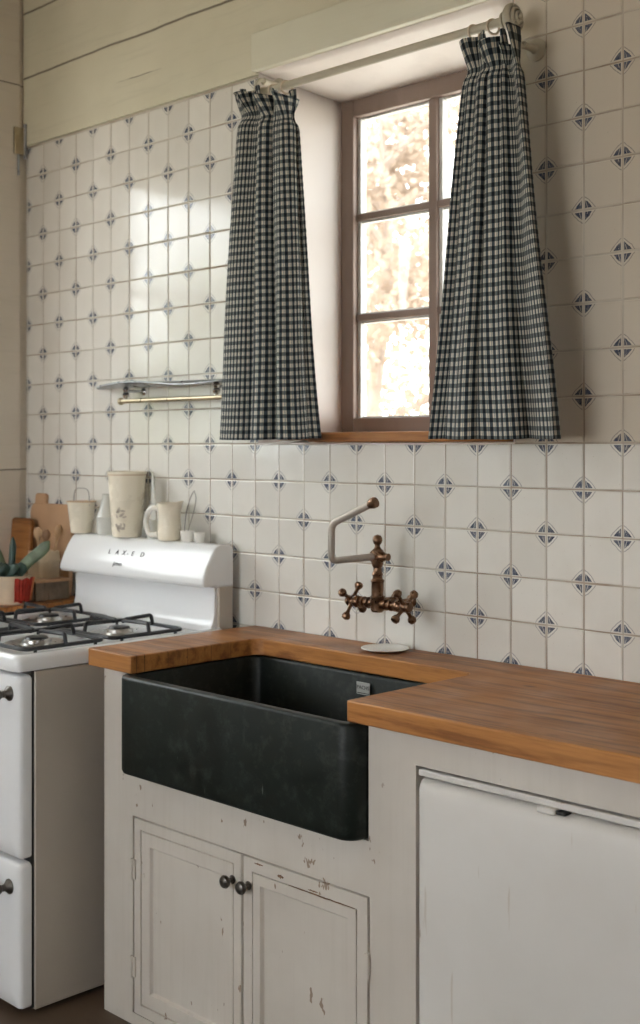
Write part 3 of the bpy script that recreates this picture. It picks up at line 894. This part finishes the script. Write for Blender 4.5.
# burners and grates
GZ = cz1-.009
def burner(x, y, r=.042):
    bm = BM()
    lathe(bm, [(r*1.95, 0), (r*1.98, .0035), (r*1.86, .005), (r*1.5, .0015), (r*1.15, .001), (r*.95, .004), (r*.9, .012), (r*.78, .014), (r*.72, .010), (.0005, .010)], (x, y, GZ), 36)
    b = obj('burner', bm, STEEL, t)
    bm = BM(); lathe(bm, [(r*.70, .0), (r*.74, .004), (r*.66, .009), (r*.3, .011), (.0005, .0112)], (x, y, GZ+.0102), 28)
    obj('burner_cap', bm, IRON, b)
def grate(x0, x1, y0, y1, cx, cys):
    bm = BM(); z = GZ+.036; rr = .0056
    tube(bm, [(a, b, GZ+.012) for a, b in rrect(x0, x1, y0, y1, .022, 5)], rr, 8, closed=True)
    for cy in cys:
        h = .118
        for (dx, dy) in ((1, 0), (-1, 0), (0, 1), (0, -1)):
            ex = (x1 if dx > 0 else x0) if dx else cx
            ey = cy + dy*h if dy else cy
            L = (Vector((ex, ey, 0)) - Vector((cx, cy, 0)))
            e = Vector((ex, ey, GZ+.012)); ip = Vector((cx, cy, 0)) + L.normalized()*.020
            if dy and not (y0-.001 < ey < y1+.001): e.y = max(y0, min(y1, ey))
            tube(bm, fillet_path([e, (e.x-dx*.006, e.y-dy*.006, z+.004), (ip.x, ip.y, z), (ip.x, ip.y, z-.006)], .008, 4), rr, 8)
    for x in (x0, x1):
        for y in (y0+.03, y1-.03):
            tube(bm, [(x, y, GZ), (x, y, GZ+.012)], .0048, 8)
    if len(cys) > 1:
        ym = sum(cys)/2
        tube(bm, [(x0, ym, GZ+.012), (x0+.02, ym, z), (x1-.02, ym, z), (x1, ym, GZ+.012)], rr, 8)
    obj('grate', bm, IRON, t)
for bx in (.618, .975):
    for by in (-.575, -.305): burner(bx, by)
for bx in (.618, .975):
    for by in (-.575, -.305):
        grate(bx-.138, bx+.138, by-.122, by+.122, bx, (by,))

# ------------------------------------------------------------------ things on top of the stove
TOPZ = 1.1425
t = thing('cream_pail', (.445, -.070, TOPZ), 'small cream pail with a wire handle on the left end of the stove top', 'pail')
bm = BM(); lathe(bm, [(.0005, .001), (.030, .0), (.034, .003), (.0460, .098), (.0482, .1005), (.0482, .103), (.0450, .103), (.0435, .098), (.031, .008), (.0005, .006)], (.445, -.070, TOPZ), 40)
obj('bucket', bm, CREAMC, t)
bm = BM(); lathe(bm, [(.0475, .1012), (.0486, .1012), (.0486, .1042), (.0440, .1042), (.0440, .1032), (.0475, .1032)], (.445, -.070, TOPZ), 40)
obj('rim_band', bm, TANRIM, t)
bm = BM(); tube(bm, smooth_path([(.4005, -.07, TOPZ+.09), (.404, -.07, TOPZ+.128), (.418, -.07, TOPZ+.143), (.445, -.072, TOPZ+.146), (.474, -.07, TOPZ+.143), (.487, -.07, TOPZ+.128), (.489, -.07, TOPZ+.09)], 5), .0017, 8)
obj('wire_handle', bm, WIRE, t)

t = thing('milk_bottle', (.560, -.052, TOPZ), 'pale grey ribbed bottle squeezed between the pail and the tall canister', 'bottle')
bm = BM(); lathe(bm, [(.0005, 0), (.030, 0), (.032, .005), (.031, .050), (.033, .056), (.030, .062), (.022, .085), (.015, .105), (.0135, .125), (.015, .128), (.012, .130), (.011, .12), (.0005, .118)], (.560, -.052, TOPZ), 28)
obj('glass_body', bm, GREYC, t)

t = thing('tall_canister', (.690, -.068, TOPZ), 'tall tapered cream canister with a faded floral motif, tallest piece on the stove', 'canister')
bm = BM(); lathe(bm, [(.0005, .001), (.043, 0), (.046, .003), (.059, .185), (.0605, .195), (.063, .199), (.063, .203), (.060, .205), (.056, .203), (.054, .185), (.0005, .18)], (.690, -.068, TOPZ), 48)
obj('body', bm, CREAMC, t)
bm = BM(); lathe(bm, [(.0595, .1925), (.0606, .1925), (.0606, .1965), (.0595, .1965)], (.690, -.068, TOPZ), 48)
obj('rim_band', bm, TANRIM, t)
rr = random.Random(5)
for (a0, zc, sz) in ((-1.02, .052, .9), (-2.10, .050, .45)):
    bm = BM()
    for k in range(13 if sz > .6 else 7):
        a = a0+rr.uniform(-.30, .30)*sz; z = zc+rr.uniform(-.036, .040)*sz
        Rr = .046+.013*(z-.003)/.182+.0006
        n = Vector((math.cos(a), math.sin(a), 0)); up = Vector((0, 0, 1)); sd = n.cross(up)
        c = Vector((.690, -.068, TOPZ+z))+n*Rr
        th0 = rr.uniform(0, PI); L = rr.uniform(.005, .010)*sz+.002
        ux = sd*math.cos(th0)+up*math.sin(th0); uy = sd*-math.sin(th0)+up*math.cos(th0)
        vs = [bm.verts.new(c+ux*L*math.cos(q)+uy*L*.38*math.sin(q)) for q in [2*PI*i/10 for i in range(10)]]
        bm.faces.new(vs)
        bmesh.ops.solidify(bm, geom=[f for f in bm.faces if vs[0] in f.verts], thickness=.0005)
    obj('floral_motif', bm, MOTIF, t)

# slender utensil leaning in the gap
t = thing('spatula', (.800, -.050, TOPZ), 'slender pale spatula standing between the tall canister and the jug', 'spatula')
bm = BM()
lathe(bm, [(.0005, 0), (.026, 0), (.028, .004), (.025, .05), (.027, .058), (.024, .058), (.022, .05), (.0005, .012)], (.805, -.045, TOPZ), 28)
obj('holder', bm, GREYC, t)
bm = BM(); prism(bm, [(.786, TOPZ+.03), (.814, TOPZ+.03), (.808, TOPZ+.12), (.800, TOPZ+.175), (.795, TOPZ+.20), (.790, TOPZ+.205), (.788, TOPZ+.19), (.788, TOPZ+.12)], 'Y', -.050, -.044)
obj('blade', bm, GREYC, t, bevel=.002)

t = thing('cream_jug', (.905, -.070, TOPZ), 'cream pouring jug with a thick white loop handle on the stove top', 'jug')
bm = BM()
N = 40; rings = []
for r, z in [(.0005, .001), (.030, .0), (.034, .004), (.036, .03), (.034, .06), (.034, .085), (.038, .108), (.040, .113), (.037, .113), (.031, .085), (.032, .03), (.0005, .01)]:
    ring_ = []
    for k in range(N):
        a = 2*PI*k/N; lip = max(0, math.cos(a-.1))**12*max(0, (z-.08)/.033)*.014
        ring_.append((.905+(r+lip)*math.cos(a), -.070+(r+lip)*math.sin(a), TOPZ+z+lip*.5))
    rings.append(ring_)
loops(bm, rings); obj('body', bm, CREAMC, t)
bm = BM(); tube(bm, smooth_path([(.876, -.085, TOPZ+.090), (.858, -.095, TOPZ+.098), (.838, -.100, TOPZ+.080), (.830, -.100, TOPZ+.048), (.842, -.097, TOPZ+.018), (.872, -.088, TOPZ+.018)], 6), [.007]*3+[.0085]*25+[.008]*3, 14)
obj('handle', bm, WHITEC, t)

t = thing('wire_whisk', (.965, -.045, TOPZ), 'thin wire loop whisk leaning against the tiles beside the jug', 'whisk')
bm = BM()
for k, dx in enumerate((-.017, .017)):
    tube(bm, smooth_path([(.968, -.060, TOPZ+.002), (.968+dx*.5, -.055, TOPZ+.035), (.965+dx, -.040, TOPZ+.085), (.962+dx*.8, -.025, TOPZ+.125), (.960, -.019, TOPZ+.150)], 6), .0014, 8)
tube(bm, smooth_path([(.968, -.060, TOPZ+.002), (.972, -.066, TOPZ+.035), (.968, -.055, TOPZ+.085), (.962, -.035, TOPZ+.130), (.960, -.019, TOPZ+.150)], 6), .0012, 8)
obj('wire_loop', bm, WIRE, t)
bm = BM(); tube(bm, [(.968, -.060, TOPZ), (.968, -.060, TOPZ+.03)], .0045, 12); obj('handle', bm, BRASS, t)

for x, y, s, lab in ((.990, -.070, 1.0, 'small white cup on the stove top next to the wire whisk'), (1.035, -.060, .85, 'smallest white cup, nearest the right end of the stove top')):
    bm = BM(); lathe(bm, [(.0005, .0), (.015*s, 0), (.017*s, .002), (.021*s, .033*s), (.0195*s, .0335*s), (.016*s, .005), (.0005, .004)], (x, y, TOPZ), 28)
    tag(obj('small_cup', bm, WHITEC), lab, 'cup', 'small cups on the stove top')

# ------------------------------------------------------------------ metal shelf with towel rail on the tiles
t = thing('wall_shelf', (.85, -.01, 1.60), 'narrow grey metal shelf with a brass towel rail on the tiled wall', 'shelf')
bm = BM()
# scalloped plate: outline in x,y, thin, slightly dipping
top = []
N = 44
for k in range(N+1):
    s = k/N; x = .455+s*(1.165-.455)
    d = .085 + .030*math.sin(PI*s)**.6*(1 if True else 0)
    if s < .22: d = .012+.100*(s/.22)**.8
    top.append((x, -d))
out = [(x, -.001) for x, _ in (top[0], top[-1])]
A = [(top[0][0], -.0015)] + top + [(top[-1][0], -.0015)]
rings = []
for dz in (0, .006):
    rings.append([(x, y, 1.612+dz + .010*math.sin((x-.60)*11)*max(0, min(1, (x-.55)/.1))*.8) for x, y in A])
loops(bm, rings); obj('shelf_plate', bm, SHELFM, t, bevel=.0015)
for x in (.690, 1.125):
    bm = BM()
    lathe(bm, [(.012, 0), (.012, .004), (.006, .007), (.006, .012)], (x, -.0005, 1.597), 20, '-Y')
    tube(bm, fillet_path([(x, -.010, 1.597), (x, -.070, 1.597), (x, -.075, 1.570)], .015, 5), .0045, 12)
    lathe(bm, [(.005, 0), (.008, .003), (.006, .008), (.010, .014), (.012, .020), (.007, .028), (.011, .036), (.006, .044), (.004, .046)], (x, -.072, 1.566), 20)
    obj('bracket', bm, CHROME, t)
bm = BM(); tube(bm, [(.672, -.075, 1.566), (1.195, -.075, 1.566)], .0072, 16); ball(bm, (.668, -.075, 1.566), .012); ball(bm, (1.197, -.075, 1.566), .010)
obj('towel_rail', bm, BRASS, t)

# ------------------------------------------------------------------ side worktop in the corner and what stands on it
SZ = .920
t = thing('corner_worktop', (.2, -.6, 0), 'pale wooden worktop in the left corner beyond the stove', 'worktop')
bm = BM(); prism(bm, [(.002, -.003), (.415, -.003), (.415, -1.15), (.002, -1.15)], 'Z', SZ-.035, SZ)
obj('top', bm, CTR2, t, bevel=.003)
bm = BM(); box(bm, .002, .40, -1.13, -.003, 0, SZ-.035); obj('base', bm, PAINT, t, bevel=.002)

t = thing('slatted_crate', (.25, -.11, SZ), 'low slatted grey-brown wooden crate with a tan lid in the left corner', 'crate')
bm = BM(); n = 8; CY0, CY1, CXa = -.186, -.060, .145
for k in range(n):
    y = CY0 + (CY1-CY0)*(k+.5)/n
    box(bm, .352, .360, y-.0078, y+.0078, SZ+.001, SZ+.060, rot=Matrix.Rotation(rr.uniform(-.05, .05), 3, 'X'))
for k in range(9):
    x = CXa+(.352-CXa)*(k+.5)/9; box(bm, x-.008, x+.008, CY0-.008, CY0, SZ+.001, SZ+.060)
box(bm, CXa, .352, CY0, CY0+.006, SZ+.0005, SZ+.060); box(bm, .345, .352, CY0, CY1, SZ+.0005, SZ+.060); box(bm, CXa, CXa+.008, CY0, CY1, SZ+.0005, SZ+.060); box(bm, CXa, .352, CY1-.006, CY1, SZ+.0005, SZ+.060)
obj('slats', bm, SLAT, t, bevel=.001)
bm = BM(); box(bm, .140, .372, -.196, -.056, SZ+.060, SZ+.069); obj('lid', bm, BOARD1, t, bevel=.002)
CZ = SZ+.0695

t = thing('utensil_tub', (.285, -.110, CZ), 'cream wooden tub holding wooden spoons on the slatted crate', 'tub')
bm = BM()
def U(i, z, r=.014): return [(x, y, z) for x, y in rrect(.240+i, .330-i, -.150+i, -.070-i, r, 5)]
loops(bm, [U(.003, CZ), U(.001, CZ+.002), U(0, CZ+.052), U(-.0015, CZ+.054), U(-.0015, CZ+.060), U(0, CZ+.062), U(.002, CZ+.088), U(.006, CZ+.088), U(.007, CZ+.03), U(.02, CZ+.012)])
obj('box', bm, TIN, t, smooth=math.radians(50))
def spoon(x, y, dx, dy, L, flat, lab, mat=SPOON):
    base = Vector((x, y, CZ+.014)); d = Vector((dx, dy, 1)).normalized()
    bm = BM()
    pts = [base + d*L*k/12 for k in range(13)]
    R_ = [.0038]*9 + [.007, .0145, .0155, .006]
    tube(bm, pts, R_, 14)
    c = pts[10]
    # flatten the bowl along the view-independent normal
    nrm = d.cross(Vector((1, -1, 0))).normalized().cross(d).normalized()
    for v in bm.verts:
        k = (v.co-base).dot(d)/L
        if k > .66:
            ax = base + d*(v.co-base).dot(d)
            off = v.co-ax; v.co = ax + off - nrm*off.dot(nrm)*.55
    o = obj('wooden_spoon', bm, mat); tag(o, lab, 'spoon', 'wooden spoons in the cream tub')
spoon(.268, -.120, .14, -.10, .155, 1, 'wooden spoon with rounded bowl leaning left in the cream tub', simple('pale_spoon_wood', (.46, .30, .17), .5, var=.2))
spoon(.305, -.098, .20, .10, .165, 1, 'darker wooden spoon leaning right in the cream tub')
spoon(.292, -.112, .05, .02, .145, 1, 'short wooden spoon standing upright in the middle of the cream tub', simple('dark_spoon_wood', (.26, .14, .07), .5, var=.2))

# chopping boards leaning against the corner
def boardshape(name, x0, x1, z0, z1, y, th, r, mat, lab, hole=None, lean=.10, handle=None):
    bm = BM(); pts = rrect(x0, x1, z0, z1, r, 6)
    prism(bm, pts, 'Y', -th, 0)
    if handle:
        hx0, hx1, hz = handle
        prism(bm, rrect(hx0, hx1, z1-.02, hz, .012, 5), 'Y', -th+.0005, -.0005)
    bmesh.ops.rotate(bm, verts=bm.verts, cent=(0, 0, z0), matrix=Matrix.Rotation(-lean, 3, 'X'))
    bmesh.ops.translate(bm, verts=bm.verts, vec=(0, y, 0))
    return tag(obj(name, bm, mat, bevel=.004, segs=3), lab, 'chopping board')
boardshape('chopping_board', .062, .325, SZ+.001, 1.228, -.026, .016, (.01, .01, .05, .03), BOARD1, 'large honey-coloured chopping board with rounded corner leaning on the tiled wall', lean=.075, handle=(.085, .150, 1.262))
boardshape('chopping_board', .004, .132, SZ+.001, 1.176, -.068, .016, (.01, .01, .022, .022), BOARD2, 'darker brown chopping board at the left end, overlapping the large honey-coloured board', lean=.085)

# potted succulent
PX, PY = .344, -.268
t = thing('potted_succulent', (PX, PY, SZ), 'thick-leaved green succulent in a beige pot wrapped with red cloth', 'plant')
bm = BM(); lathe(bm, [(.0005, 0), (.046, 0), (.050, .004), (.060, .080), (.062, .088), (.060, .092), (.056, .090), (.054, .078), (.0005, .076)], (PX, PY, SZ), 36)
obj('pot', bm, POTC, t)
bm = BM()
rings = []
for z, r in ((.010, .0535), (.03, .0565), (.055, .0600), (.084, .0645)):
    row = []
    for k in range(40):
        s = k/39; a = -.40+s*1.35
        w = r + .0022*math.sin(s*44+z*30) + .001
        row.append(bm.verts.new((PX+w*math.cos(a), PY+w*math.sin(a), SZ+z+.003*math.sin(s*17))))
    rings.append(row)
for A_, B_ in zip(rings, rings[1:]):
    for k in range(39): bm.faces.new((A_[k], A_[k+1], B_[k+1], B_[k]))
cl = obj('red_cloth', bm, REDC, t); m = cl.modifiers.new('s', 'SOLIDIFY'); m.thickness = .003; m.offset = 1
bm = BM(); tube(bm, [(PX+.0605*math.cos(.80), PY+.0605*math.sin(.80), SZ+.012), (PX+.071*math.cos(.80), PY+.071*math.sin(.80), SZ+.086)], .004, 8)
obj('cloth_edge', bm, TERR, t)
def leaf(pts, w, th, mat):
    bm = BM(); P = smooth_path(pts, 6); n = len(P); rings = []
    for i, p in enumerate(P):
        s = i/(n-1); T = (P[min(n-1, i+1)]-P[max(0, i-1)]).normalized()
        sd = T.cross(Vector((.7, -.7, .25))).normalized(); nn = sd.cross(T)
        k = (min(1, s*3+.45))*(1-max(0, (s-.72)/.28)**2.2)+.02
        rings.append([p + sd*w*k*math.cos(a) + nn*th*k*(math.sin(a)) for a in [2*PI*q/14 for q in range(14)]])
    loops(bm, rings); obj('leaf', bm, mat, t, smooth=math.radians(80))
top = SZ+.085
leaf([(PX+.01, PY, top-.01), (PX+.040, PY+.030, top+.045), (PX+.078, PY+.060, top+.085), (PX+.100, PY+.078, top+.118)], .019, .005, LEAFM)
leaf([(PX-.01, PY, top-.01), (PX-.012, PY+.01, top+.06), (PX-.010, PY+.012, top+.130)], .011, .008, LEAFD)
leaf([(PX-.02, PY-.01, top-.01), (PX-.035, PY-.02, top+.05), (PX-.060, PY-.03, top+.100)], .015, .008, LEAFM)
for a, L, w in ((-.3, .050, .022), (.5, .052, .020), (-1.3, .055, .022), (2.4, .05, .02), (1.5, .045, .02), (-2.2, .05, .022)):
    leaf([(PX, PY, top-.012), (PX+L*.55*math.cos(a), PY+L*.55*math.sin(a), top+.022), (PX+L*math.cos(a), PY+L*math.sin(a), top+.030+.01*math.sin(a*3))], w, .012, LEAFD)
bm = BM(); ball(bm, (PX-.004, PY, top+.012), .034, sz=.8); obj('leaf_cluster', bm, LEAFD, t)

# little metal hinge on the left wall
t = thing('metal_hinge', (.012, -.028, 2.44), 'small painted metal hinge on the left wall by the top tile row', 'catch')
bm = BM(); box(bm, .0119, .022, -.058, -.018, 2.452, 2.548); obj('plate', bm, BRASS, t, bevel=.002)
bm = BM(); tube(bm, [(.020, -.016, 2.44), (.020, -.016, 2.556)], .006, 12); ball(bm, (.020, -.016, 2.558), .0075); obj('pin', bm, SHELFM, t)
bm = BM(); tube(bm, [(.016, -.040, 2.38), (.016, -.040, 2.452)], .004, 10); obj('rod', bm, SHELFM, t)

# ------------------------------------------------------------------ outdoors
GR = simple('pale_bounce_ground', (.72, .66, .58), .9, var=.25, nsc=2)  # ground colour raised pale to bounce light up to the window soffit
bm = BM()
v = [bm.verts.new(p) for p in ((-60, -60, -.30), (60, -60, -.30), (60, 60, -.30), (-60, 60, -.30))]
bm.faces.new(v)
g = obj('garden_ground', bm, GR, flat=True); g['kind'] = 'structure'
LEAFA = m_leaf('autumn_leaf_beige', (.30, .228, .170), (.385, .305, .24)); LEAFB = m_leaf('autumn_leaf_rust', (.27, .195, .140), (.35, .265, .205))
LEAFG = m_leaf('garden_leaf_green', (.16, .22, .06), (.32, .36, .13))
BARK = simple('grey_bark', (.28, .22, .18), .85, var=.2, nsc=12)
def tree(x, y, h, cr, nleaf, mat, lab, seed, group, base=-.30, lsize=.05, low=.25):
    rr = random.Random(seed)
    t = thing('tree' if h > 2.2 else 'garden_shrub', (x, y, base), lab, 'tree' if h > 2.2 else 'shrub', group)
    bm = BM(); tips = []
    trunk = smooth_path([(x, y, base), (x+rr.uniform(-.1, .1), y, base+h*.3), (x+rr.uniform(-.25, .25), y, base+h*.65), (x, y, base+h)], 5)
    tube(bm, trunk, [max(.012, h*.022*(1-i/len(trunk))) for i in range(len(trunk))], 10)
    for k in range(16):
        s = rr.uniform(low, .95); p = trunk[int(s*(len(trunk)-1))]
        a = rr.uniform(0, 2*PI); L = cr*(1.05-s*.55)*rr.uniform(.7, 1.1)
        e = p+Vector((math.cos(a)*L, math.sin(a)*L, L*rr.uniform(.05, .6)))
        mid = (p+e)/2+Vector((0, 0, L*.10))
        pth = smooth_path([p, mid, e], 5)
        tube(bm, pth, [max(.006, h*.008*(1-i/len(pth)*.85)) for i in range(len(pth))], 6)
        tips += pth[3:]
        for q in range(3):
            b = pth[rr.randint(4, len(pth)-1)]; e2 = b+Vector((rr.gauss(0, .3), rr.gauss(0, .3), rr.gauss(.05, .25)))*cr*.5
            tube(bm, [b, (b+e2)/2+Vector((0, 0, .02)), e2], [.007, .005, .003], 5); tips += [(b+e2)/2, e2]
    obj('trunk', bm, BARK, t)
    bm = BM()
    for k in range(nleaf):
        c = rr.choice(tips)+Vector((rr.gauss(0, 1), rr.gauss(0, 1), rr.gauss(0, .8)))*cr*.15
        u = Vector((rr.gauss(0, 1), rr.gauss(0, 1), rr.gauss(0, 1))).normalized(); w = u.orthogonal().normalized()
        s = lsize*rr.uniform(.6, 1.3)
        vs = [bm.verts.new(c+u*s*a+w*s*b) for a, b in ((-1, 0), (-.3, .45), (.4, .42), (1, 0), (.4, -.42), (-.3, -.45))]
        bm.faces.new(vs)
    obj('foliage', bm, mat, t, flat=True)
G1 = 'autumn trees outside the window'
tree(-2.9, 5.0, 5.0, 1.25, 5200, LEAFA, 'beige-leaved autumn tree seen through the left window panes', 1, G1, lsize=.045)
tree(-7.6, 9.6, 7.0, 2.3, 5200, LEAFB, 'rusty autumn tree standing farthest off behind the panes', 2, G1, lsize=.07)
tree(-2.6, 8.4, 6.4, 1.9, 4500, LEAFA, 'pale autumn tree seen through the right window panes', 3, G1, lsize=.06)
# greenery beyond the left wall window (mirrored in the glazed tiles)
tree(-3.9, -3.3, 2.25, 1.1, 4500, LEAFG, 'green garden tree beyond the left wall', 8, None, lsize=.06, low=.1)
tree(-6.0, -5.6, 3.3, 1.4, 5000, LEAFG, 'green garden tree further along the left wall', 9, None, lsize=.06, low=.1)

# ------------------------------------------------------------------ light
w = bpy.data.worlds.new('overcast'); SC.world = w; w.use_nodes = True
bg = w.node_tree.nodes['Background']; bg.inputs[0].default_value = (.94, .975, 1.0, 1); bg.inputs[1].default_value = 5.0

# ------------------------------------------------------------------ camera
cam = bpy.data.cameras.new('camera'); co = bpy.data.objects.new('camera', cam); COL.objects.link(co)
co.location = (3.8732, -2.4162, 1.425)
co.rotation_euler = (PI/2, 0, .7820)
cam.sensor_width = 36; cam.lens = 36*1250/1024
cam.shift_y = -(512-446.3)/1024
cam.clip_start = .05
cam.dof.use_dof = True; cam.dof.focus_distance = 2.75; cam.dof.aperture_fstop = 4.2
SC.camera = co
SC.view_settings.view_transform = 'Standard'; SC.view_settings.look = 'None'
SC.view_settings.gamma = 1; SC.view_settings.use_curve_mapping = False
SC.view_settings.exposure = .92
cy = SC.cycles
cy.use_denoising = True
try: cy.denoiser = 'OPENIMAGEDENOISE'
except Exception: pass
cy.max_bounces = 8; cy.diffuse_bounces = 5; cy.glossy_bounces = 4; cy.transparent_max_bounces = 12
cy.caustics_reflective = False; cy.caustics_refractive = False
cy.sample_clamp_indirect = 6
